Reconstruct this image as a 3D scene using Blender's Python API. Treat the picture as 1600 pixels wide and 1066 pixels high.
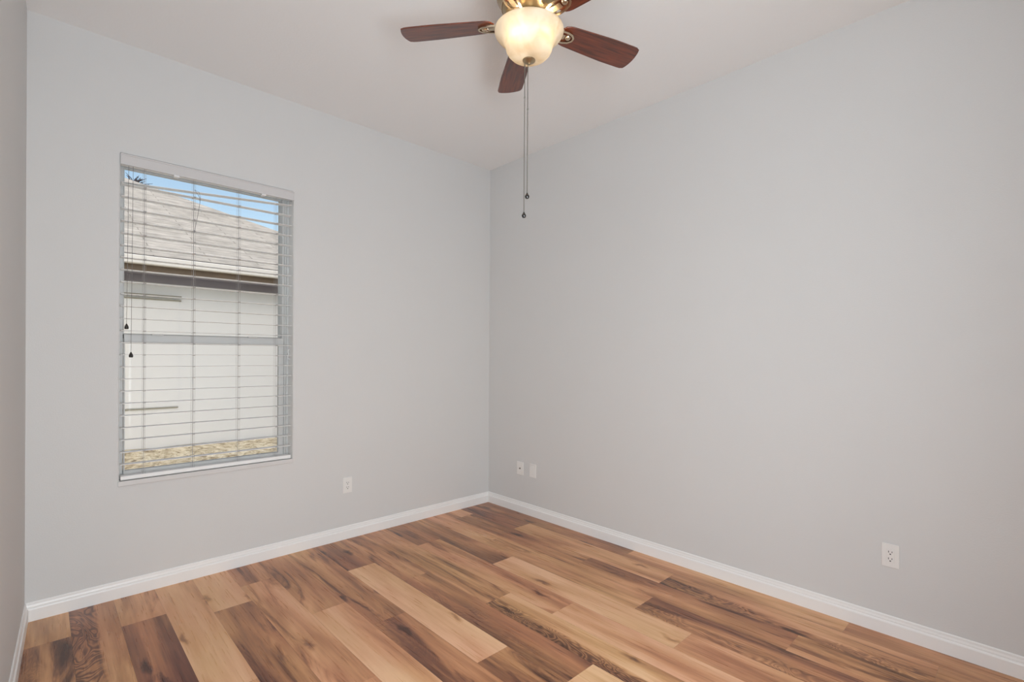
import bpy, bmesh, math, random
from mathutils import Vector, Matrix, Euler
random.seed(7)
sc = bpy.context.scene
for o in list(bpy.data.objects): bpy.data.objects.remove(o)
COL = sc.collection

# ------------------------------------------------------------------ camera
W, H = 3.0504, 3.05            # room width (x: -W..0) and height; window wall is y=0, right wall is x=0
RY = -3.95                     # wall behind the camera
LT = -0.0386                   # slight skew of the left wall
cam = bpy.data.cameras.new('camera'); camo = bpy.data.objects.new('camera', cam); COL.objects.link(camo)
r_ = Vector((0.7249385762983014, -0.6887850745444417, 0.006259527090747248))
u_ = Vector((-0.0029795116078317188, 0.00595167591364218, 0.9999778497868828))
f_ = Vector((0.6888070724848654, 0.7249411690879659, -0.0022623563385182543))
m = Matrix((r_, u_, -f_)).transposed().to_4x4(); m.translation = (-2.99615, -3.45765, 1.34347)
camo.matrix_world = m
cam.sensor_width = 36; cam.sensor_fit = 'HORIZONTAL'; cam.lens = 775.16/1600*36
cam.shift_y = (557.92-533)/1600; cam.clip_start = .02; cam.clip_end = 300
sc.camera = camo

# ------------------------------------------------------------------ world, sun, added fill light, exposure
w = bpy.data.worlds.new('world'); sc.world = w; w.use_nodes = True
nt = w.node_tree; nt.nodes.clear()
wo = nt.nodes.new('ShaderNodeOutputWorld'); bg = nt.nodes.new('ShaderNodeBackground'); sky = nt.nodes.new('ShaderNodeTexSky')
sky.sky_type = 'NISHITA'; sky.sun_disc = False; sky.sun_elevation = math.radians(40); sky.sun_rotation = math.radians(200)
sky.air_density = 1.0; sky.dust_density = 1.6; sky.ozone_density = 1.0
tint = nt.nodes.new('ShaderNodeMix'); tint.data_type = 'RGBA'; tint.blend_type = 'MULTIPLY'; tint.inputs[0].default_value = 1; tint.inputs[7].default_value = (1.26, 1.16, 1.02, 1)
nt.links.new(sky.outputs[0], tint.inputs[6]); nt.links.new(tint.outputs[2], bg.inputs[0]); nt.links.new(bg.outputs[0], wo.inputs[0]); bg.inputs[1].default_value = 0.18
def sun_light(direction, e):
    l = bpy.data.lights.new('sun', 'SUN'); o = bpy.data.objects.new('sun', l); COL.objects.link(o)
    l.energy = e; l.angle = math.radians(1.0); l.color = (1, .975, .96)
    o.rotation_euler = Vector(direction).to_track_quat('-Z', 'Y').to_euler(); o.location = (0, -8, 12)
sun_light((0.80, 0.12, -0.62), 3.6)
def area_light(name, loc, direction, sx, sy, e, col):
    l = bpy.data.lights.new(name, 'AREA'); l.shape = 'RECTANGLE'; l.size = sx; l.size_y = sy; l.energy = e; l.color = col
    o = bpy.data.objects.new(name, l); COL.objects.link(o); o.location = loc
    o.rotation_euler = Vector(direction).to_track_quat('-Z', 'Z').to_euler()
# added fill light behind the camera, aimed across the room at the far corner
area_light('added_fill_light', (-2.90, -4.13, 1.35), (.55, .85, .10), .55, 1.9, 94, (.90, .985, 1.05))
sc.view_settings.view_transform = 'Standard'; sc.view_settings.look = 'None'
sc.view_settings.gamma = 1; sc.view_settings.use_curve_mapping = False; sc.view_settings.exposure = 0.0
sc.cycles.max_bounces = 12; sc.cycles.diffuse_bounces = 8; sc.cycles.transparent_max_bounces = 16

# ------------------------------------------------------------------ helpers
def link(name, bm, mat, parent=None, smooth=False, loc=None):
    me = bpy.data.meshes.new(name); bmesh.ops.recalc_face_normals(bm, faces=bm.faces[:]); bm.to_mesh(me); bm.free()
    for k in (mat if isinstance(mat, (list, tuple)) else [mat]): me.materials.append(k)
    o = bpy.data.objects.new(name, me); COL.objects.link(o)
    if smooth:
        for p in me.polygons: p.use_smooth = True
        if smooth == 'auto':
            try: me.set_sharp_from_angle(angle=math.radians(35))
            except Exception: pass
    if parent: o.parent = parent
    if loc: o.location = loc
    return o
def tag(o, label=None, cat=None, group=None, kind=None):
    for k, v in (('label', label), ('category', cat), ('group', group), ('kind', kind)):
        if v: o[k] = v
    return o
def empty(name, loc=(0, 0, 0)):
    o = bpy.data.objects.new(name, None); COL.objects.link(o); o.location = loc; o.empty_display_size = .1; return o
def box(bm, x0, x1, y0, y1, z0, z1, bev=0, seg=2):
    b = bmesh.new()
    vs = [b.verts.new((x, y, z)) for x in (x0, x1) for y in (y0, y1) for z in (z0, z1)]
    for f in ((0,1,3,2),(4,6,7,5),(0,4,5,1),(2,3,7,6),(0,2,6,4),(1,5,7,3)): b.faces.new([vs[i] for i in f])
    bmesh.ops.recalc_face_normals(b, faces=b.faces[:])
    if bev: bmesh.ops.bevel(b, geom=b.edges[:], offset=bev, segments=seg, affect='EDGES', profile=.5)
    me = bpy.data.meshes.new('t'); b.to_mesh(me); b.free(); bm.from_mesh(me); bpy.data.meshes.remove(me)
    return bm
def B(*a, **k): return box(bmesh.new(), *a, **k)
def lathe(bm, prof, seg=48, c=(0, 0), close=False):
    rings = []
    for r, z in prof:
        if r < 1e-6: rings.append([bm.verts.new((c[0], c[1], z))])
        else: rings.append([bm.verts.new((c[0]+r*math.cos(2*math.pi*i/seg), c[1]+r*math.sin(2*math.pi*i/seg), z)) for i in range(seg)])
    pairs = list(zip(rings, rings[1:])) + ([(rings[-1], rings[0])] if close else [])
    for a, b in pairs:
        for i in range(seg):
            j = (i+1) % seg
            if len(a) == 1 and len(b) == 1: continue
            if len(a) == 1: bm.faces.new((a[0], b[i], b[j]))
            elif len(b) == 1: bm.faces.new((a[i], b[0], a[j]))
            else: bm.faces.new((a[i], b[i], b[j], a[j]))
    return bm
def tube(bm, pts, r, seg=8):
    pts = [Vector(p) for p in pts]; rings = []
    for i, p in enumerate(pts):
        t = (pts[min(i+1, len(pts)-1)] - pts[max(i-1, 0)]).normalized()
        a = Vector((1, 0, 0)) if abs(t.x) < .8 else Vector((0, 1, 0))
        n = t.cross(a).normalized(); b = t.cross(n)
        rr = r[i] if isinstance(r, (list, tuple)) else r
        rings.append([bm.verts.new(p + rr*(math.cos(2*math.pi*k/seg)*n + math.sin(2*math.pi*k/seg)*b)) for k in range(seg)])
    for A, C in zip(rings, rings[1:]):
        for k in range(seg): bm.faces.new((A[k], C[k], C[(k+1) % seg], A[(k+1) % seg]))
    bm.faces.new(rings[0]); bm.faces.new(rings[-1][::-1]); return bm
def sphere(bm, c, r, sz=1.0, seg=16):
    n = seg//2
    return lathe(bm, [(r*math.sin(math.pi*i/n), c[2]-r*sz*math.cos(math.pi*i/n)) for i in range(n+1)], seg, (c[0], c[1]))

# ------------------------------------------------------------------ materials
def new(name):
    mt = bpy.data.materials.new(name); mt.use_nodes = True; n = mt.node_tree
    return mt, n, n.nodes['Principled BSDF'], n.nodes['Material Output']
def N(n, t, **kw):
    d = n.nodes.new(t)
    for k, v in kw.items():
        if k in d.inputs: d.inputs[k].default_value = v
        else: setattr(d, k, v)
    return d
def simple(name, col, rough=.5, metal=0, coat=0, bump=0, bscale=400, var=0, vscale=6):
    mt, n, b, o = new(name)
    b.inputs['Base Color'].default_value = (*col, 1); b.inputs['Roughness'].default_value = rough
    b.inputs['Metallic'].default_value = metal; b.inputs['Coat Weight'].default_value = coat; b.inputs['Coat Roughness'].default_value = .15
    tc = N(n, 'ShaderNodeTexCoord')
    if bump:
        t = N(n, 'ShaderNodeTexNoise', Scale=bscale, Detail=3.0); bp = N(n, 'ShaderNodeBump', Strength=bump, Distance=.002)
        n.links.new(tc.outputs['Object'], t.inputs['Vector']); n.links.new(t.outputs['Fac'], bp.inputs['Height']); n.links.new(bp.outputs[0], b.inputs['Normal'])
    if var:
        t = N(n, 'ShaderNodeTexNoise', Scale=vscale, Detail=2.0); mr = N(n, 'ShaderNodeMapRange')
        mr.inputs[3].default_value = 1-var; mr.inputs[4].default_value = 1+var
        mx = N(n, 'ShaderNodeMix', data_type='RGBA', blend_type='MULTIPLY'); mx.inputs[0].default_value = 1; mx.inputs[6].default_value = (*col, 1)
        n.links.new(tc.outputs['Object'], t.inputs['Vector']); n.links.new(t.outputs['Fac'], mr.inputs[0]); n.links.new(mr.outputs[0], mx.inputs[7]); n.links.new(mx.outputs[2], b.inputs['Base Color'])
    return mt
M = {}
M['wall'] = simple('wall_paint', (.66, .66, .655), .75, bump=.22, bscale=150, var=.012, vscale=3)
M['ceil'] = simple('ceiling_paint', (.84, .84, .835), .9, bump=.35, bscale=90)
M['trim'] = simple('trim_paint', (.86, .855, .845), .35, bump=.03, bscale=60)
M['plate'] = simple('plate_plastic', (.80, .79, .77), .35)
M['dark'] = simple('slot_dark', (.03, .03, .03), .6)
M['frame'] = simple('window_vinyl', (.56, .565, .56), .45)
M['slat'] = simple('slat_white', (.86, .86, .85), .4)
M['valance'] = simple('valance_white', (.62, .61, .61), .45)
M['clip'] = simple('clear_clip', (.82, .82, .82), .25)
M['cord'] = simple('cord_grey', (.20, .19, .20), .8)
M['whitecord'] = simple('ladder_cord', (.40, .39, .39), .8)
M['tassel'] = simple('tassel_dark', (.02, .017, .015), .4)
M['sill'] = simple('sill_marble', (.66, .655, .65), .25, var=.04, vscale=9)
M['bronze'] = simple('antique_bronze', (.40, .31, .19), .32, metal=.9, bump=.05, bscale=30)
M['nickel'] = simple('antique_nickel', (.62, .50, .36), .25, metal=1)
M['knob'] = simple('knob_dark', (.012, .009, .008), .12, coat=.5)
M['chain'] = simple('chain_metal', (.22, .21, .18), .35, metal=.8)
M['stucco'] = simple('stucco_white', (.83, .85, .89), .9, bump=.3, bscale=40)
M['eave_shade'] = simple('eave_shade_grey', (.30, .29, .35), .8)  # grey with the eave's shade put into the colour, shared with the soffit
M['fascia'] = simple('fascia_brown', (.17, .125, .09), .7, var=.15, vscale=8)
M['gutter'] = simple('gutter_white', (.80, .78, .76), .5)
M['branch'] = simple('branch_bark', (.05, .04, .05), .9)

# glass : clear with a fresnel reflection
mt, n, b, o = new('window_glass'); n.nodes.remove(b)
tr = N(n, 'ShaderNodeBsdfTransparent'); tr.inputs[0].default_value = (.96, .975, .97, 1)
gl = N(n, 'ShaderNodeBsdfGlossy', Roughness=.02); fr = N(n, 'ShaderNodeFresnel', IOR=1.3); mx = N(n, 'ShaderNodeMixShader')
n.links.new(fr.outputs[0], mx.inputs[0]); n.links.new(tr.outputs[0], mx.inputs[1]); n.links.new(gl.outputs[0], mx.inputs[2]); n.links.new(mx.outputs[0], o.inputs[0]); M['glass'] = mt

# alabaster bowl glass: frosted, veined, lets the bulbs glow through
mt, n, b, o = new('alabaster_glass'); n.nodes.remove(b)
tc = N(n, 'ShaderNodeTexCoord'); no = N(n, 'ShaderNodeTexNoise', Scale=9.0, Detail=4.0, Distortion=1.2)
cr = N(n, 'ShaderNodeValToRGB'); cr.color_ramp.elements[0].color = (.62, .55, .44, 1); cr.color_ramp.elements[0].position = .35
cr.color_ramp.elements[1].color = (.74, .71, .65, 1); cr.color_ramp.elements[1].position = .62
tl = N(n, 'ShaderNodeBsdfTranslucent'); df = N(n, 'ShaderNodeBsdfDiffuse'); gg = N(n, 'ShaderNodeBsdfGlossy', Roughness=.5)
m1 = N(n, 'ShaderNodeMixShader'); m1.inputs[0].default_value = .5; m2 = N(n, 'ShaderNodeMixShader'); m2.inputs[0].default_value = .02
n.links.new(tc.outputs['Object'], no.inputs[0]); n.links.new(no.outputs['Fac'], cr.inputs[0]); n.links.new(cr.outputs[0], tl.inputs[0]); n.links.new(cr.outputs[0], df.inputs[0])
n.links.new(tl.outputs[0], m1.inputs[1]); n.links.new(df.outputs[0], m1.inputs[2]); n.links.new(m1.outputs[0], m2.inputs[1]); n.links.new(gg.outputs[0], m2.inputs[2]); n.links.new(m2.outputs[0], o.inputs[0]); M['bowl'] = mt
mt, n, b, o = new('bulb_glow'); b.inputs['Base Color'].default_value = (1, .9, .7, 1); b.inputs['Emission Color'].default_value = (1, .84, .62, 1); b.inputs['Emission Strength'].default_value = 64; M['bulb'] = mt

# mahogany blade
mt, n, b, o = new('mahogany'); tc = N(n, 'ShaderNodeTexCoord'); mp = N(n, 'ShaderNodeMapping'); mp.inputs['Scale'].default_value = (2.5, 30, 30)
no = N(n, 'ShaderNodeTexNoise', Scale=3.0, Detail=5.0); cr = N(n, 'ShaderNodeValToRGB')
cr.color_ramp.elements[0].color = (.045, .008, .002, 1); cr.color_ramp.elements[0].position = .3; cr.color_ramp.elements[1].color = (.20, .036, .009, 1); cr.color_ramp.elements[1].position = .75
n.links.new(tc.outputs['Object'], mp.inputs[0]); n.links.new(mp.outputs[0], no.inputs[0]); n.links.new(no.outputs['Fac'], cr.inputs[0]); n.links.new(cr.outputs[0], b.inputs['Base Color'])
b.inputs['Roughness'].default_value = .5; b.inputs['Specular IOR Level'].default_value = .2; b.inputs['Coat Weight'].default_value = 1; b.inputs['Coat Roughness'].default_value = .22; b.inputs['Coat IOR'].default_value = 1.58; M['mahogany'] = mt

# roof shingles
mt, n, b, o = new('shingles'); tc = N(n, 'ShaderNodeTexCoord'); mp = N(n, 'ShaderNodeMapping'); mp.inputs['Scale'].default_value = (1, 1.0, 0)
br = N(n, 'ShaderNodeTexBrick', Scale=1.0, offset=.5); br.inputs['Brick Width'].default_value = 1.3; br.inputs['Row Height'].default_value = .15; br.inputs['Mortar Size'].default_value = .008; br.inputs['Bias'].default_value = .1
br.inputs['Color1'].default_value = (.52, .475, .43, 1); br.inputs['Color2'].default_value = (.44, .40, .355, 1); br.inputs['Mortar'].default_value = (.27, .245, .21, 1)
no = N(n, 'ShaderNodeTexNoise', Scale=5.0, Detail=5.0); mx = N(n, 'ShaderNodeMix', data_type='RGBA', blend_type='OVERLAY'); mx.inputs[0].default_value = .5
n.links.new(tc.outputs['Object'], mp.inputs[0]); n.links.new(mp.outputs[0], br.inputs[0]); n.links.new(tc.outputs['Object'], no.inputs[0]); n.links.new(br.outputs[0], mx.inputs[6]); n.links.new(no.outputs['Fac'], mx.inputs[7]); n.links.new(mx.outputs[2], b.inputs['Base Color']); b.inputs['Roughness'].default_value = .95; M['shingle'] = mt

# dry straw ground
mt, n, b, o = new('straw_ground'); tc = N(n, 'ShaderNodeTexCoord'); mp = N(n, 'ShaderNodeMapping'); mp.inputs['Scale'].default_value = (1, .7, 1)
no = N(n, 'ShaderNodeTexNoise', Scale=8.0, Detail=8.0, Distortion=1.4, Roughness=.75); cr = N(n, 'ShaderNodeValToRGB')
e = cr.color_ramp.elements; e[0].position = .36; e[0].color = (.14, .10, .065, 1); e[1].position = .66; e[1].color = (.78, .70, .56, 1)
k = e.new(.46); k.color = (.44, .355, .23, 1); k = e.new(.55); k.color = (.64, .55, .40, 1)
bp = N(n, 'ShaderNodeBump', Strength=.8, Distance=.05)
n.links.new(tc.outputs['Object'], mp.inputs[0]); n.links.new(mp.outputs[0], no.inputs[0]); n.links.new(no.outputs['Fac'], cr.inputs[0]); n.links.new(cr.outputs[0], b.inputs['Base Color']); n.links.new(no.outputs['Fac'], bp.inputs['Height']); n.links.new(bp.outputs[0], b.inputs['Normal']); b.inputs['Roughness'].default_value = 1; M['straw'] = mt

# plank floor: each plank carries its own tone, figure and offset as face attributes
mt, n, b, o = new('plank_floor')
def attr(nm): return N(n, 'ShaderNodeAttribute', attribute_name=nm)
L = n.links.new
def math_(op, a, c=None, clamp=False):
    d = N(n, 'ShaderNodeMath', operation=op); d.use_clamp = clamp
    for i, v in enumerate((a, c)):
        if v is None: continue
        if isinstance(v, (int, float)): d.inputs[i].default_value = v
        else: L(v, d.inputs[i])
    return d.outputs[0]
tc = N(n, 'ShaderNodeTexCoord'); off = attr('plank_offset'); fig = attr('plank_figure')   # figure: r=tone, g=swirl side, b=streak
add = N(n, 'ShaderNodeVectorMath', operation='ADD'); L(tc.outputs['Object'], add.inputs[0]); L(off.outputs['Color'], add.inputs[1])
V = add.outputs[0]
def stretched(sx, sy, scale, detail=4.0, dist=0.0, rough=.55):
    mp = N(n, 'ShaderNodeMapping'); mp.inputs['Scale'].default_value = (sx, sy, 1); L(V, mp.inputs[0])
    t = N(n, 'ShaderNodeTexNoise', Scale=scale, Detail=detail, Distortion=dist, Roughness=rough); L(mp.outputs[0], t.inputs[0]); return t.outputs['Fac']
broad = stretched(7.0, .9, 1.0, 3.0, .6)
streak = stretched(10, 1.3, 1.0, 6.0, 1.0, .62)
fine = stretched(120, 4.0, 1.0, 4.0, .3)
mid = stretched(38, 1.6, 1.0, 4.0, .8)
sep = N(n, 'ShaderNodeSeparateColor'); L(fig.outputs['Color'], sep.inputs[0])
tone = sep.outputs[0]
# swirling cathedral grain
mp = N(n, 'ShaderNodeMapping'); mp.inputs['Scale'].default_value = (8.5, 2.6, 1); L(V, mp.inputs[0])
n1 = N(n, 'ShaderNodeTexNoise', Scale=1.0, Detail=2.0, Distortion=1.0); L(mp.outputs[0], n1.inputs[0])
rings = math_('SINE', math_('MULTIPLY', n1.outputs['Fac'], 105.0))
rings = math_('MULTIPLY', math_('ADD', rings, .2), .5)
uu = attr('plank_u')
inside = N(n, 'ShaderNodeMapRange', interpolation_type='SMOOTHSTEP'); inside.inputs[1].default_value = .62; inside.inputs[2].default_value = .42; inside.inputs[3].default_value = 0; inside.inputs[4].default_value = 1
L(math_('ADD', uu.outputs['Fac'], math_('MULTIPLY', math_('SUBTRACT', broad, .5), .9)), inside.inputs[0])
swirlmask = math_('MULTIPLY', sep.outputs[1], inside.outputs[0])
# value
v = math_('ADD', tone, math_('MULTIPLY', math_('SUBTRACT', broad, .5), 1.25))
v = math_('ADD', v, .06)
v = math_('ADD', v, math_('MULTIPLY', math_('SUBTRACT', fine, .5), .20))
v = math_('ADD', v, math_('MULTIPLY', math_('SUBTRACT', mid, .5), .38))
dk = N(n, 'ShaderNodeMapRange', interpolation_type='SMOOTHSTEP'); dk.inputs[1].default_value = .52; dk.inputs[2].default_value = .72; dk.inputs[3].default_value = 0; dk.inputs[4].default_value = .50
L(streak, dk.inputs[0]); v = math_('SUBTRACT', v, math_('MULTIPLY', dk.outputs[0], sep.outputs[2]))
# knots
mp = N(n, 'ShaderNodeMapping'); mp.inputs['Scale'].default_value = (5.5, 1.5, 1)
nd = N(n, 'ShaderNodeTexNoise', Scale=14.0, Detail=2.0); L(V, nd.inputs[0])
mixv = N(n, 'ShaderNodeVectorMath', operation='ADD'); sc_ = N(n, 'ShaderNodeVectorMath', operation='SCALE'); sc_.inputs['Scale'].default_value = .06
L(nd.outputs['Color'], sc_.inputs[0]); L(V, mixv.inputs[0]); L(sc_.outputs[0], mixv.inputs[1]); L(mixv.outputs[0], mp.inputs[0])
vo = N(n, 'ShaderNodeTexVoronoi', Scale=1.0, Randomness=1.0); vo.voronoi_dimensions = '2D'; L(mp.outputs[0], vo.inputs['Vector'])
kn = N(n, 'ShaderNodeMapRange', interpolation_type='SMOOTHSTEP'); kn.inputs[1].default_value = .13; kn.inputs[2].default_value = .0; kn.inputs[3].default_value = 0; kn.inputs[4].default_value = .45
L(vo.outputs['Distance'], kn.inputs[0])
sk = N(n, 'ShaderNodeSeparateColor'); L(vo.outputs['Color'], sk.inputs[0]); on = math_('GREATER_THAN', sk.outputs[0], .62)
v = math_('SUBTRACT', v, math_('MULTIPLY', kn.outputs[0], on))
v = math_('SUBTRACT', v, math_('MULTIPLY', swirlmask, .32))
v = math_('ADD', v, math_('MULTIPLY', math_('MULTIPLY', rings, swirlmask), .34), True)
cr = N(n, 'ShaderNodeValToRGB'); L(v, cr.inputs[0]); e = cr.color_ramp.elements
e[0].position = 0; e[0].color = (.070, .033, .020, 1); e[1].position = 1; e[1].color = (.80, .555, .365, 1)
for ps, c in ((.25, (.20, .105, .066)), (.5, (.43, .245, .142)), (.72, (.64, .395, .238))):
    k = e.new(ps); k.color = (*c, 1)
# hue drift
hn = stretched(3, .8, 1.0, 2.0); hs = N(n, 'ShaderNodeHueSaturation'); L(cr.outputs[0], hs.inputs['Color'])
mr = N(n, 'ShaderNodeMapRange'); mr.inputs[1].default_value = .3; mr.inputs[2].default_value = .7; mr.inputs[3].default_value = .482; mr.inputs[4].default_value = .502; L(hn, mr.inputs[0]); L(mr.outputs[0], hs.inputs['Hue'])
hs.inputs['Saturation'].default_value = 1.2; hs.inputs['Value'].default_value = 1.05
L(hs.outputs[0], b.inputs['Base Color']); b.inputs['Roughness'].default_value = .42
rr = math_('ADD', math_('MULTIPLY', fine, .12), .23); L(rr, b.inputs['Roughness'])
bp = N(n, 'ShaderNodeBump', Strength=.12, Distance=.001); L(fine, bp.inputs['Height']); L(bp.outputs[0], b.inputs['Normal'])
M['floor'] = mt

# ------------------------------------------------------------------ floor of planks
PW, PX = .1825, -2.157
# joints (y) and [tone, swirl, streak] of every board in a row, listed from the window wall
rows = {
 -6: ([-1.1, -2.35], [(.5,0,.5), (.4,0,1), (.6,0,.5)]),
 -5: ([-.32, -1.57, -2.83], [(.60,0,.2), (.34,.3,1), (.6,0,.5), (.5,0,.5)]),
 -4: ([-1.26, -2.5], [(.52,1,.3), (.6,0,.5), (.4,0,1)]),
 -3: ([-.38, -1.63, -2.9], [(.46,0,1), (.33,0,1), (.6,0,.5), (.5,0,.5)]),
 -2: ([-1.25, -2.5], [(.74,0,.1), (.5,0,.6), (.6,0,.5)]),
 -1: ([-.53, -1.78, -3.05], [(.64,0,.3), (.36,0,.7), (.7,0,.3), (.5,0,.5)]),
 0: ([-.31, -1.565, -2.8], [(.46,0,.8), (.62,0,.9), (.45,0,1), (.6,0,.5)]),
 1: ([-.89, -2.14, -3.4], [(.52,0,1), (.80,0,.3), (.4,0,1), (.6,0,.5)]),
 2: ([-1.20, -2.45], [(.50,0,1), (.36,.2,.8), (.7,0,.3)]),
 3: ([-.529, -1.79, -3.05], [(.34,0,.6), (.82,0,.2), (.36,0,1), (.6,0,.5)]),
 4: ([-.882, -2.14, -3.4], [(.50,0,1), (.34,.2,1), (.78,0,.2), (.5,0,.6)]),
 5: ([-1.42, -2.68], [(.48,0,.9), (.58,1,.2), (.6,0,.6)]),
 6: ([-.47, -1.735, -2.99], [(.32,0,.6), (.60,0,.8), (.74,0,.3), (.5,0,.6)]),
 7: ([-1.06, -2.32, -3.57], [(.40,0,.9), (.80,0,.2), (.56,0,.9), (.6,0,.5)]),
 8: ([-.745, -2.0, -3.25], [(.60,0,.4), (.60,0,.9), (.42,.6,.9), (.6,0,.5)]),
 9: ([-.19, -1.43, -2.68], [(.6,0,.3), (.38,0,1), (.42,0,1), (.56,0,.9)]),
 10: ([-.68, -1.933, -3.18], [(.30,0,.6), (.66,0,.4), (.52,.9,.9), (.6,0,.4)]),
 11: ([-1.557, -2.82], [(.38,0,.3), (.58,0,.3), (.56,0,.5)]),
}
bm = bmesh.new(); data = []
for i, (js, tones) in rows.items():
    x0, x1 = max(PX+PW*i, -W-.2), min(PX+PW*(i+1), .0)
    ys = [0.0]+js+[RY]
    for k in range(len(ys)-1):
        g = .0002; t = tones[min(k, len(tones)-1)]
        off_ = (random.uniform(0, 50), random.uniform(0, 50), random.uniform(0, 9))
        vs = [bm.verts.new(q) for q in ((x0+g, ys[k]-g, 0), (x1-g, ys[k]-g, 0), (x1-g, ys[k+1]+g, 0), (x0+g, ys[k+1]+g, 0))]
        lo = [bm.verts.new((q.co.x, q.co.y, -.004)) for q in vs]
        bm.faces.new(vs[::-1]); data.append((t, off_, (0, 1, 1, 0)[::-1]))
        for a in range(4):
            c = (a+1) % 4; bm.faces.new((vs[a], vs[c], lo[c], lo[a])); data.append(((0., 0, 0), off_, (0, 0, 0, 0)))
vs = [bm.verts.new(q) for q in ((-W-.2, 0, -.004), (0, 0, -.004), (0, RY, -.004), (-W-.2, RY, -.004))]; bm.faces.new(vs[::-1]); data.append(((0., 0, 0), (0, 0, 0), (0,)*4))
me = bpy.data.meshes.new('floor'); bm.to_mesh(me); bm.free(); me.materials.append(M['floor'])
af = me.attributes.new('plank_figure', 'FLOAT_COLOR', 'CORNER'); ao = me.attributes.new('plank_offset', 'FLOAT_VECTOR', 'CORNER'); au = me.attributes.new('plank_u', 'FLOAT', 'CORNER')
af, ao, au = (me.attributes[q] for q in ('plank_figure', 'plank_offset', 'plank_u'))
for p in me.polygons:
    t, of, us = data[p.index]
    for q, li in enumerate(p.loop_indices):
        af.data[li].color = (*t, 1); ao.data[li].vector = of; au.data[li].value = us[q]
floor = bpy.data.objects.new('floor', me); COL.objects.link(floor); tag(floor, 'wood plank floor of mixed tan and dark brown boards', kind='structure')

# ------------------------------------------------------------------ walls, ceiling
OX0, OX1, OZ0, OZ1 = -2.684, -1.757, .613, 2.447      # window opening
bm = bmesh.new(); T = .2
for a in ((-W-.2, OX0, 0, T, 0, H), (OX1, .15, 0, T, 0, H), (OX0, OX1, 0, T, 0, OZ0), (OX0, OX1, 0, T, OZ1, H)): box(bm, *a)
tag(link('wall_back', bm, M['wall']), 'light grey wall with the window', kind='structure')
tag(link('wall_right', B(0, .15, RY-.15, 0, 0, H), M['wall']), 'long light grey wall on the right', kind='structure')
bm = bmesh.new()
def lw_slab(ya, yb_, z0, z1):
    q = [(-W+LT*-ya, ya), (-W+LT*-yb_, yb_), (-W+LT*-yb_-.13, yb_), (-W+LT*-ya-.13, ya)]
    lo = [bm.verts.new((x, y, z0)) for x, y in q]; hi = [bm.verts.new((x, y, z1)) for x, y in q]
    bm.faces.new(lo); bm.faces.new(hi[::-1])
    for i in range(4): bm.faces.new((lo[i], lo[(i+1) % 4], hi[(i+1) % 4], hi[i]))
lw_slab(0, RY, 0, H)
wl = tag(link('wall_left', bm, M['wall']), 'light grey wall at the left edge of the picture', kind='structure')
bm = bmesh.new()
for a in ((-2.2, .15, RY-.15, RY, 0, H), (-W-.35, -2.2, RY-.15, RY, 2.4, H)): box(bm, *a)
tag(link('wall_front', bm, M['wall']), 'wall behind the camera with an opening added at its left end for the fill light', kind='structure')  # opening at the left end is added to let the fill light in
# added slab outside the rear opening, keeps the sun out of the room
tag(link('sun_block_slab', B(-4.5, 1.5, -9.0, RY-.15, 2.75, 2.95), M['wall']), 'unseen slab added behind the camera to block the sun', kind='structure')
tag(link('ceiling', B(-W-.35, .15, RY-.15, T, H, H+.12), M['ceil']), 'flat pale grey textured ceiling', kind='structure')
# scuff and chip on the left wall
def lw(y, z, d=.0008): return Vector((-W+LT*(-y)+d, y, z))
bm = bmesh.new(); tube(bm, [lw(-1.30, .683, 0), lw(-1.325, .676, .001)], .0035, 6); link('scuff', bm, M['cord'], wl)['label'] = 'small dark scuff'
bm = bmesh.new(); tube(bm, [lw(-1.36, .735, 0), lw(-1.38, .745, .0005), lw(-1.37, .775, 0)], .004, 6); link('paint_chip', bm, M['trim'], wl)['label'] = 'small white paint chip'

# ------------------------------------------------------------------ baseboards
PROF = [(.0, 0), (.014, 0), (.014, .058), (.012, .063), (.0085, .066), (.0085, .072), (.006, .080), (.0055, .089), (.003, .0931), (0, .0931)]
def baseboard(name, A, C, nrm, label):
    bm = bmesh.new(); A = Vector(A); C = Vector(C); nrm = Vector(nrm).normalized(); d = (C-A).normalized()
    ends = []
    for P, s in ((A, 1), (C, -1)):
        ends.append([bm.verts.new(P + nrm*t + d*(s*t*mit[0 if s == 1 else 1]) + Vector((0, 0, z))) for t, z in PROF])
    a, c = ends; k = len(PROF)
    for i in range(k): bm.faces.new((a[i], a[(i+1) % k], c[(i+1) % k], c[i]))
    bm.faces.new(a); bm.faces.new(c[::-1])
    return tag(link(name, bm, M['trim']), label, kind='structure')
mit = (1, 1); baseboard('baseboard_back', (-W, 0, 0), (0, 0, 0), (0, -1, 0), 'white baseboard below the window wall')
mit = (1, 0); baseboard('baseboard_right', (0, 0, 0), (0, RY, 0), (-1, 0, 0), 'white baseboard along the right wall')
mit = (1, 0); baseboard('baseboard_left', (-W, 0, 0), (-W+LT*(-RY), RY, 0), (1, LT, 0), 'white baseboard along the left wall')

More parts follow.
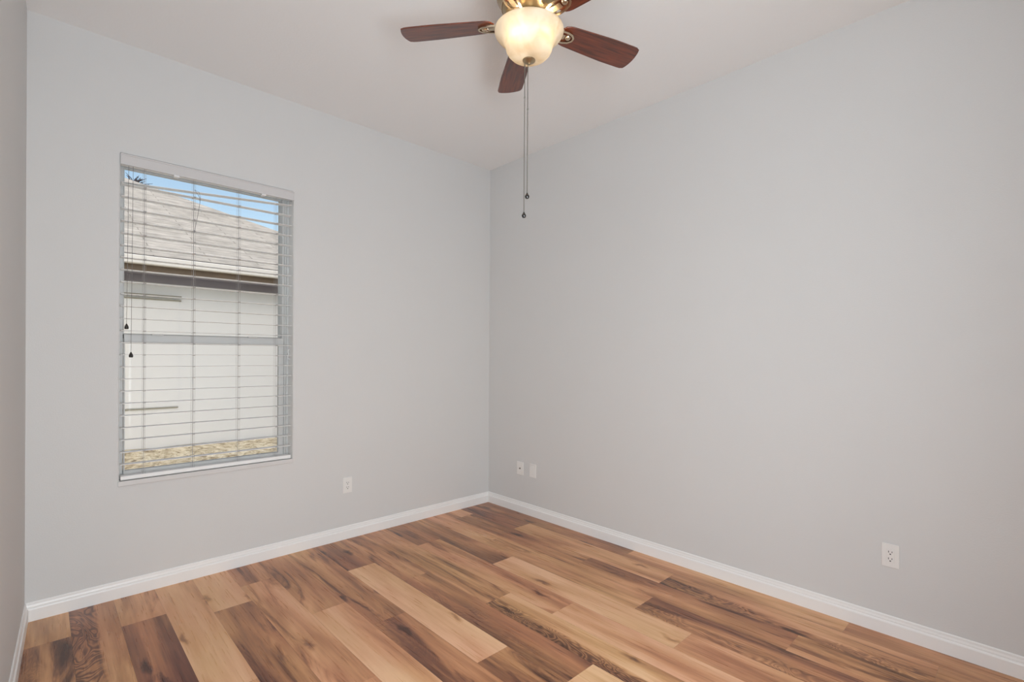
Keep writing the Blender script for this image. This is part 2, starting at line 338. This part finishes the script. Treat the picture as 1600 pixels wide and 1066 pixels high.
# ------------------------------------------------------------------ window
win = empty('window_1', ((OX0+OX1)/2, .1, OZ0)); tag(win, 'white single-hung window with two sashes', kind='structure')
def wp(name, bm, mat, **k):
    o = link(name, bm, mat, None, **k); o.parent = win; o.matrix_parent_inverse = Matrix.Translation(-win.location); return o
GX0, GX1 = -2.655, -1.802
bm = bmesh.new()      # outer frame
box(bm, OX0, GX0-.004, .085, .17, OZ0+.02, OZ1, .003); box(bm, GX1, OX1, .085, .17, OZ0+.02, OZ1, .003)
box(bm, GX0-.004, GX1, .085, .17, 2.405, OZ1, .003); box(bm, GX0-.004, GX1, .085, .17, OZ0+.02, .668, .003)
box(bm, GX1+.014, GX1+.020, .076, .086, .64, 2.44, .001); box(bm, GX1+.028, GX1+.032, .078, .086, .64, 2.44, .001)
wp('window_frame', bm, M['frame'])
bm = bmesh.new(); box(bm, OX1-.0015, OX1+.001, .0, .088, .636, OZ1); wp('jamb', bm, M['slat'])
bm = bmesh.new(); box(bm, OX0-.001, OX0+.0015, .0, .088, .636, OZ1); wp('jamb', bm, M['slat'])
bm = bmesh.new()      # lower sash, nearer the room
box(bm, GX0-.002, GX0+.004, .072, .10, .638, 1.452, .001); box(bm, -1.8255, GX1+.006, .072, .10, .638, 1.452, .002)
box(bm, GX0-.002, GX1+.006, .070, .10, 1.400, 1.452, .003); box(bm, GX0+.003, -1.825, .0732, .099, .640, .680, .001)
ls = wp('lower_sash', bm, M['frame'])
def sub(name, bm, mat, par):
    o = link(name, bm, mat); o.parent = par; o.matrix_parent_inverse = par.matrix_parent_inverse.copy()
    o.matrix_parent_inverse = Matrix.Identity(4); return o
o = sub('pane', B(GX0, -1.824, .084, .088, .678, 1.402), M['glass'], ls)
for x0 in (-2.53, -2.02):
    sub('sash_lock', B(x0, x0+.055, .055, .072, 1.448, 1.458, .002), M['frame'], ls)
bm = bmesh.new()
box(bm, GX0-.004, GX0+.002, .11, .14, 1.452, 2.41, .001); box(bm, GX1-.001, GX1+.006, .11, .14, 1.452, 2.41, .001)
box(bm, GX0, GX1, .11, .14, 1.43, 1.458, .002); box(bm, GX0, GX1, .11, .14, 2.396, 2.41, .001)
us = wp('upper_sash', bm, M['frame'])
sub('pane', B(GX0, GX1, .122, .126, 1.455, 2.40), M['glass'], us)
tag(wp('window_sill', B(OX0-.004, OX1+.004, -.009, .09, OZ0-.002, .638, .003), M['sill']), 'pale marble sill under the window')
bm = bmesh.new(); tube(bm, [(OX1-.002, .060, 1.378), (OX1-.012, .060, 1.372), (OX1-.012, .058, 1.352), (OX1-.006, .058, 1.345)], .003, 8)
tube(bm, [(OX1-.008, .055, 1.345), (OX1-.016, .055, 1.335), (OX1-.014, .055, 1.315), (OX1-.002, .056, 1.312)], .003, 8)
wp('hold_down_hook', bm, M['clip'])['label'] = 'small white wire hook on the window jamb'

# ------------------------------------------------------------------ horizontal blind
bl = empty('window_blind', ((OX0+OX1)/2, .035, 2.44))
tag(bl, 'white two-inch horizontal slat blind, lowered and open, with a crooked top slat', 'blind')
def bp_(name, bm, mat, **k):
    o = link(name, bm, mat, None, **k); o.parent = bl; o.matrix_parent_inverse = Matrix.Translation(-bl.location); return o
BX0, BX1 = OX0+.006, OX1-.006
bp_('headrail', B(BX0, BX1, .012, .062, 2.392, 2.440, .003), M['slat'])
bm = bmesh.new(); box(bm, OX0+.002, OX1-.001, -.012, -.004, 2.383, 2.440, .002); box(bm, OX0+.002, OX1-.001, -.016, -.003, 2.433, 2.441, .002); box(bm, OX0+.002, OX1-.001, -.015, -.003, 2.381, 2.389, .002)
box(bm, OX0+.002, OX0+.008, -.006, .03, 2.383, 2.440, .001); box(bm, OX1-.007, OX1-.001, -.006, .03, 2.383, 2.440, .001)
bp_('valance', bm, M['valance'])
for x0 in (-2.425, -1.951):
    bm = bmesh.new(); box(bm, x0-.014, x0+.014, -.0185, .012, 2.371, 2.3815, .003); 
    bp_('valance_clip', bm, M['clip'])['label'] = 'clear plastic valance clip'
LAD = (-2.570, -2.330, -2.085, -1.858)
def slat(zl, zr):
    bm = bmesh.new(); n = 7; th = .0024; cols = []
    for x, z in ((BX0+.002, zl), (BX1-.002, zr)):
        top = [bm.verts.new((x, .010+.050*i/(n-1), z+.0018*(1-((2*i/(n-1))-1)**2)+th/2)) for i in range(n)]
        bot = [bm.verts.new((x, .010+.050*i/(n-1), z+.0018*(1-((2*i/(n-1))-1)**2)-th/2)) for i in range(n)]
        cols.append(top+bot[::-1])
    a, c = cols; k = len(a)
    for i in range(k): bm.faces.new((a[i], a[(i+1) % k], c[(i+1) % k], c[i]))
    bm.faces.new(a); bm.faces.new(c[::-1]); return bm
Z1, DP = 2.215, .0677
s0 = bp_('slat', slat(0, 0), M['slat']); s0.location.z = Z1
for i in list(range(-1, 0))+list(range(1, 23)):
    c = s0.copy(); COL.objects.link(c); c.location.z = Z1-DP*i
bp_('slat', slat(2.290, 2.354), M['slat'])['label'] = 'crooked top slat, fallen at its left end'
bp_('bottom_rail', B(BX0+.002, BX1-.002, .006, .058, .641, .664, .004), M['slat'])
for x in LAD:
    bm = bmesh.new()
    for y in (.0085, .0615):
        tube(bm, [(x-.004, y, .66), (x-.004, y, 2.395)], .00055, 4); tube(bm, [(x+.004, y, .66), (x+.004, y, 2.395)], .00055, 4)
    for i in range(-1, 23):
        z = Z1-DP*i-.0018; tube(bm, [(x-.004, .0085, z), (x-.004, .0615, z)], .00055, 4); tube(bm, [(x+.004, .0085, z), (x+.004, .0615, z)], .00055, 4)
        box(bm, x-.007, x+.007, .0080, .0100, z+.0006, z+.0036)
    tube(bm, [(x, .035, .66), (x, .035, 2.395)], .0006, 5)
    bp_('ladder_cord', bm, M['whitecord'])
bm = bmesh.new(); tube(bm, [(-2.331, .006, 2.324), (-2.318, .005, 2.305), (-2.306, .004, 2.285), (-2.304, .004, 2.255), (-2.311, .005, 2.20), (-2.322, .006, 2.13), (-2.333, .007, 2.068)], .0012, 6)
tube(bm, [(-2.331, .006, 2.324), (-2.309, .004, 2.315), (-2.302, .003, 2.29), (-2.304, .004, 2.255)], .0009, 6)
bp_('loose_ladder_cord', bm, M['cord'])['label'] = 'loose kinked cord hanging from the crooked slat'
for x, zb in ((-2.652, 1.491), (-2.632, 1.334)):
    bm = bmesh.new(); tube(bm, [(x+.006, -.003, 2.385), (x+.004, .0, 2.0), (x, .002, zb+.015)], .0011, 6)
    pc = bp_('pull_cord', bm, M['cord'])
    bm = bmesh.new(); lathe(bm, [(0, zb-.0135), (.0085, zb-.0125), (.010, zb-.006), (.0085, zb+.003), (.0045, zb+.012), (.002, zb+.017), (0, zb+.0175)], 16, (x, .002))
    t = link('tassel', bm, M['tassel'], None, smooth='auto'); t.parent = pc; t['label'] = 'dark teardrop tassel'

# ------------------------------------------------------------------ wall plates
def plate(kind, center, wall, wd, ht, label, cat, group=None):
    """plates are built in a local frame: x right, y out of the wall toward the room (-y), z up"""
    root = empty({'duplex': 'electrical_outlet', 'coax': 'cable_outlet', 'blank': 'wall_plate'}[kind], center)
    tag(root, label, cat, group)
    root.rotation_euler = (0, 0, 0 if wall == 'back' else -math.pi/2)
    bm = bmesh.new(); box(bm, -wd/2, wd/2, -.006, .0, -ht/2, ht/2, .0022, 3)
    pl = link('cover_plate', bm, M['plate'], root)
    if kind == 'duplex':
        bm = B(-.0168, .0168, -.0078, -.004, -.0335, .0335, .0015)
        rc = link('receptacle', bm, M['plate'], root)
        for dz in (.0165, -.0165):
            bm = bmesh.new()
            box(bm, -.0082, -.0055, -.0084, -.0074, dz-.002, dz+.007); box(bm, .0055, .0082, -.0084, -.0074, dz-.001, dz+.006)
            box(bm, -.0028, .0028, -.0084, -.0074, dz-.0115, dz-.006, .0003)
            link('socket_slots', bm, M['dark'], rc)
    elif kind == 'coax':
        bm = bmesh.new(); tube(bm, [(0, -.004, 0), (0, -.014, 0)], .0048, 14); tube(bm, [(0, -.005, 0), (0, -.0075, 0)], .0075, 6)
        link('coax_connector', bm, M['chain'], root)
    else:
        link('insert', B(-.0168, .0168, -.0078, -.004, -.0335, .0335, .0015), M['plate'], root)
    for dz in ((.047, -.047) if kind == 'duplex' else (.042, -.042)):
        bm = bmesh.new(); tube(bm, [(0, -.005, dz*ht/.118), (0, -.0068, dz*ht/.118)], .003, 12); link('screw', bm, M['plate'], root)
    return root
plate('duplex', (-1.366, 0, .391), 'back', .070, .114, 'white duplex electrical outlet on the window wall', 'outlet')
plate('duplex', (0, -2.983, .385), 'right', .070, .112, 'white duplex electrical outlet on the right wall near the front', 'outlet')
plate('coax', (0, -.419, .377), 'right', .078, .112, 'faint white wall plate with a small cable connector, nearest the corner', 'wall plate')
plate('blank', (0, -.570, .381), 'right', .074, .114, 'white wall plate with a flat insert, beside the cable plate', 'wall plate')

# ------------------------------------------------------------------ ceiling fan
FX, FY, FZ = -1.484, -1.960, 2.769
fan = empty('ceiling_fan', (FX, FY, H)); tag(fan, 'five-blade ceiling fan with mahogany blades and a frosted bowl light', 'ceiling fan')
def fp(name, bm, mat, **k):
    o = link(name, bm, mat, None, **k); o.parent = fan; o.matrix_parent_inverse = Matrix.Identity(4); return o
def fz(z): return z-H
fp('canopy', lathe(bmesh.new(), [(0, 0), (.085, 0), (.088, -.012), (.080, -.035), (.062, -.06), (0, -.06)]), M['bronze'], smooth='auto')
fp('motor_housing', lathe(bmesh.new(), [(0, -.055), (.07, -.055), (.10, -.075), (.125, -.10), (.132, -.13), (.132, -.165), (.136, -.172), (.136, -.182), (.130, -.190), (.118, -.215), (.112, -.232), (.100, -.246), (.06, -.252), (0, -.252)]), M['bronze'], smooth='auto')
bm = bmesh.new()
for z, r in ((-.177, .1375), (-.218, .1185)): lathe(bm, [(r-.002, z-.004), (r+.002, z-.003), (r+.003, z), (r+.002, z+.003), (r-.002, z+.004)], 48, (0, 0), True)
fp('trim_ring', bm, M['nickel'], smooth=True)
fp('switch_housing', lathe(bmesh.new(), [(0, -.25), (.062, -.252), (.066, -.262), (.066, -.292), (.058, -.300), (.075, -.306), (.078, -.312), (0, -.313)]), M['bronze'], smooth='auto')
outer = [(.147, 2.736), (.1478, 2.730), (.1455, 2.724), (.139, 2.7155), (.129, 2.707), (.118, 2.699), (.109, 2.690), (.1035, 2.679), (.101, 2.667), (.098, 2.654), (.091, 2.641), (.079, 2.629), (.062, 2.618), (.042, 2.611), (.020, 2.6085), (0, 2.608)]
inner = [(max(0, r-.0035*(1 if r > .03 else 0)), z+.0035) for r, z in outer[::-1]]
inner[-1] = (.143, 2.738); inner[-2] = (.142, 2.731)
lk = fp('light_bowl', lathe(bmesh.new(), [(r, fz(z)) for r, z in outer+inner], 64, (0, 0), True), M['bowl'], smooth=True)
lk['label'] = 'lit frosted alabaster glass bowl'
fp('finial', lathe(bmesh.new(), [(0, fz(2.590)), (.006, fz(2.591)), (.010, fz(2.597)), (.020, fz(2.601)), (.027, fz(2.606)), (.028, fz(2.611)), (.020, fz(2.613)), (0, fz(2.613))], 32), M['bronze'], smooth='auto')
LATD = Vector((.695, -.719, 0)).normalized(); FWD = Vector((.719, .695, 0)).normalized()
for a_, f__, zc, r in ((-.044, -.068, 2.680, .0145), (.058, -.034, 2.684, .0115)):
    p = LATD*a_ + FWD*f__; bm = bmesh.new()
    lathe(bm, [(0, fz(zc)-r), (r*.7, fz(zc)-r*.7), (r, fz(zc)), (r*.8, fz(zc)+r*.6), (.009, fz(zc)+r*1.3), (.009, fz(2.748)), (0, fz(2.748))], 20, (p.x, p.y)); fp('light_bulb', bm, M['bulb'], smooth=True)
TH0, PIT = -16.51, -10.58
def blade_bm():
    bm = bmesh.new(); R0, R1 = .150, .555; n = 26; top = []
    pts = []
    for i in range(n+1):            # outline: +side then back
        t = i/n; x = R0+(R1-R0)*t
        wd = .050+.0165*min(1, t*1.5)**.8
        if t < .10: wd *= math.sqrt(max(0, 1-((.10-t)/.10)**2))*.55+.45
        if t > .965: wd *= 1-.10*((t-.965)/.035)**2
        pts.append((x, wd))
    # slightly bowed end edge
    up = [(x, w_) for x, w_ in pts]; dn = [(x, -w_) for x, w_ in pts][::-1]
    end = [(R1+.011*(1-(k/4.)**2), -k/4.*up[-1][1]) for k in (-3, -2, -1, 0, 1, 2, 3)]
    loop = up+end+dn
    a = [bm.verts.new((x, y, .003)) for x, y in loop]; c = [bm.verts.new((x, y, -.003)) for x, y in loop]
    bm.faces.new(a); bm.faces.new(c[::-1]); k = len(loop)
    for i in range(k): bm.faces.new((a[i], c[i], c[(i+1) % k], a[(i+1) % k]))
    bmesh.ops.bevel(bm, geom=[e for e in bm.edges if abs(e.verts[0].co.z-e.verts[1].co.z) < 1e-6 and len(e.link_faces) == 2], offset=.0012, segments=1, affect='EDGES')
    return bm
def arm_bm():
    bm = bmesh.new()
    def bar(pts, wd, th):
        pv = [Vector(p) for p in pts]; rings = []
        for i, p in enumerate(pv):
            t = (pv[min(i+1, len(pv)-1)]-pv[max(i-1, 0)]).normalized(); s = Vector((0, 0, 1)).cross(t)
            if s.length < .1: s = Vector((0, 1, 0))
            s.normalize(); u = t.cross(s)
            rings.append([bm.verts.new(p+s*a*wd/2+u*b_*th/2) for a, b_ in ((-1, -1), (1, -1), (1, 1), (-1, 1))])
        for A, C in zip(rings, rings[1:]):
            for k in range(4): bm.faces.new((A[k], A[(k+1) % 4], C[(k+1) % 4], C[k]))
        bm.faces.new(rings[0]); bm.faces.new(rings[-1][::-1])
    # two scrolling rails from the motor out to a half-ring under the blade root
    for s in (1, -1):
        bar([(.085, s*.010, .010), (.105, s*.016, .000), (.125, s*.024, -.010), (.150, s*.029, -.011), (.180, s*.029, -.009), (.205, s*.022, -.0075), (.218, s*.010, -.007), (.221, 0, -.007)], .009, .007)
    bar([(.08, 0, .012), (.10, 0, .004), (.125, 0, -.006), (.150, 0, -.008), (.178, 0, -.0075)], .024, .006)
    lathe(bm, [(0, -.013), (.010, -.0125), (.013, -.009), (.013, -.004), (0, -.004)], 20, (.196, 0))
    return bm
bprot = aprot = None
for k in range(5):
    ang = math.radians(TH0+72*k)
    if k == 0:
        bl_ = fp('fan_blade', blade_bm(), M['mahogany'])
        ar_ = fp('blade_arm', arm_bm(), M['nickel'])
        bprot, aprot = bl_, ar_
    else:
        bl_ = bprot.copy(); COL.objects.link(bl_); ar_ = aprot.copy(); COL.objects.link(ar_)
    for o in (bl_, ar_):
        o.matrix_basis = Matrix.Translation((0, 0, FZ-H)) @ Matrix.Rotation(ang, 4, 'Z') @ Matrix.Rotation(math.radians(PIT), 4, 'X')
for s, zb, zc in ((-.0175, 1.945, 2.45), (-.0042, 2.027, 2.40)):
    p = LATD*s; bm = bmesh.new(); tube(bm, [(p.x, p.y, fz(2.600)), (p.x, p.y, fz(zb+.01))], .0017, 6)
    sphere(bm, (p.x, p.y, fz(zc)), .0032, 1.8, 10)
    pc = fp('pull_chain', bm, M['chain'])
    bm = bmesh.new(); lathe(bm, [(0, fz(zb-.0105)), (.006, fz(zb-.0095)), (.0095, fz(zb-.003)), (.0095, fz(zb+.002)), (.006, fz(zb+.008)), (.0035, fz(zb+.011)), (.003, fz(zb+.015)), (0, fz(zb+.015))], 16, (p.x, p.y))
    t = link('chain_knob', bm, M['knob'], pc, smooth='auto'); t['label'] = 'round dark wooden knob'

# ------------------------------------------------------------------ outdoors
g = bmesh.new(); nx, ny = 60, 40
vg = [[g.verts.new((-14+26*i/nx, .2+16*j/ny, 0)) for j in range(ny+1)] for i in range(nx+1)]
for col in vg:
    for v_ in col:
        y = v_.co.y; v_.co.z = -.22+.28*min(1, max(0, (y-.5)/4.0)) + random.uniform(-.018, .018)
for i in range(nx):
    for j in range(ny): g.faces.new((vg[i][j], vg[i+1][j], vg[i+1][j+1], vg[i][j+1]))
tag(link('ground', g, M['straw'], smooth=True), 'patchy dry straw-coloured ground outside the window', kind='structure')

NY = 4.8; HX0, HX1 = -9.0, 2.15; EX = .42
hs_ = empty('neighbor_house', (-3.0, NY, 0)); tag(hs_, 'white house with a tan shingle roof seen through the window', 'house')
def hp(name, bm, mat, par=None):
    o = link(name, bm, mat); o.parent = par or hs_
    if par is None: o.matrix_parent_inverse = Matrix.Translation(-hs_.location)
    return o
hp('wall', B(HX0, HX1, NY, NY+14, -.25, 2.42), M['stucco'])
hp('eave_shade', B(HX0, HX1+.02, NY-.03, NY, 2.305, 2.42), M['eave_shade'])  # grey band painting the shade under the eave onto the wall top
hp('soffit', B(HX0-EX, HX1+EX, NY-EX+.02, NY, 2.405, 2.425), M['eave_shade'])
hp('fascia', B(HX0-EX, HX1+EX, NY-EX-.005, NY-EX+.02, 2.385, 2.60), M['fascia'])
hp('gutter', B(HX0-EX, HX1+EX, NY-EX-.10, NY-EX-.005, 2.475, 2.585, .012), M['gutter'])
# hip roof
k = .42; ye = NY-EX-.06; ze = 2.60; xe = HX1+EX+.03; xw = HX0-EX; yb = NY+14+EX
bm = bmesh.new()
def rv(x, y, z): return bm.verts.new((x, y, z))
hy = (yb-ye)/2; rz = ze+k*hy; xr = xe-hy*.637
a = rv(xw, ye, ze); b_ = rv(xe, ye, ze); c = rv(xe, yb, ze); d = rv(xw, yb, ze); e1 = rv(xr, ye+hy, rz); e2 = rv(xw+hy*.7, ye+hy, rz)
for f in ((a, b_, e1, e2), (b_, c, e1), (c, d, e2, e1), (d, a, e2), (a, d, c, b_)): bm.faces.new(f)
hp('roof', bm, M['shingle'])
band = simple('window_band', (.30, .29, .25), .8)
hp('window_head', B(-3.4, -1.57, NY-.05, NY-.002, 2.115, 2.145), band); hp('window_casing', B(-3.4, -1.57, NY-.03, NY-.002, 2.075, 2.09), band)
hp('window_sill_band', B(-3.4, -1.60, NY-.02, NY, .590, .603), band)
hp('window', B(-3.4, -1.59, NY-.012, NY+.01, .615, 2.09), M['stucco'])
# bare twigs beyond the roof
bm = bmesh.new(); rnd = random.Random(5)
T0 = Vector((.30, 27, 0)); tube(bm, [T0, T0+Vector((.05, 0, 6)), T0+Vector((0, 0, 9.7))], [.16, .11, .04], 6)
for a_ in range(26):
    p0 = T0+Vector((0, 0, rnd.uniform(9.1, 9.75))); d_ = Vector((rnd.uniform(-.8, .9), rnd.uniform(-.5, .5), rnd.uniform(.25, 1))).normalized()*rnd.uniform(.35, .8)
    p1 = p0+d_*.5+Vector((rnd.uniform(-.08, .08), 0, .03)); p2 = p0+d_
    tube(bm, [p0, p1, p2], [.028, .018, .008], 4); tube(bm, [p1, p1+Vector((rnd.uniform(-.25, .25), 0, rnd.uniform(0, .22)))], [.016, .006], 4)
tr_ = link('tree', bm, M['branch']); tag(tr_, 'bare dark tree beyond the roof at the window\'s top left', 'tree')
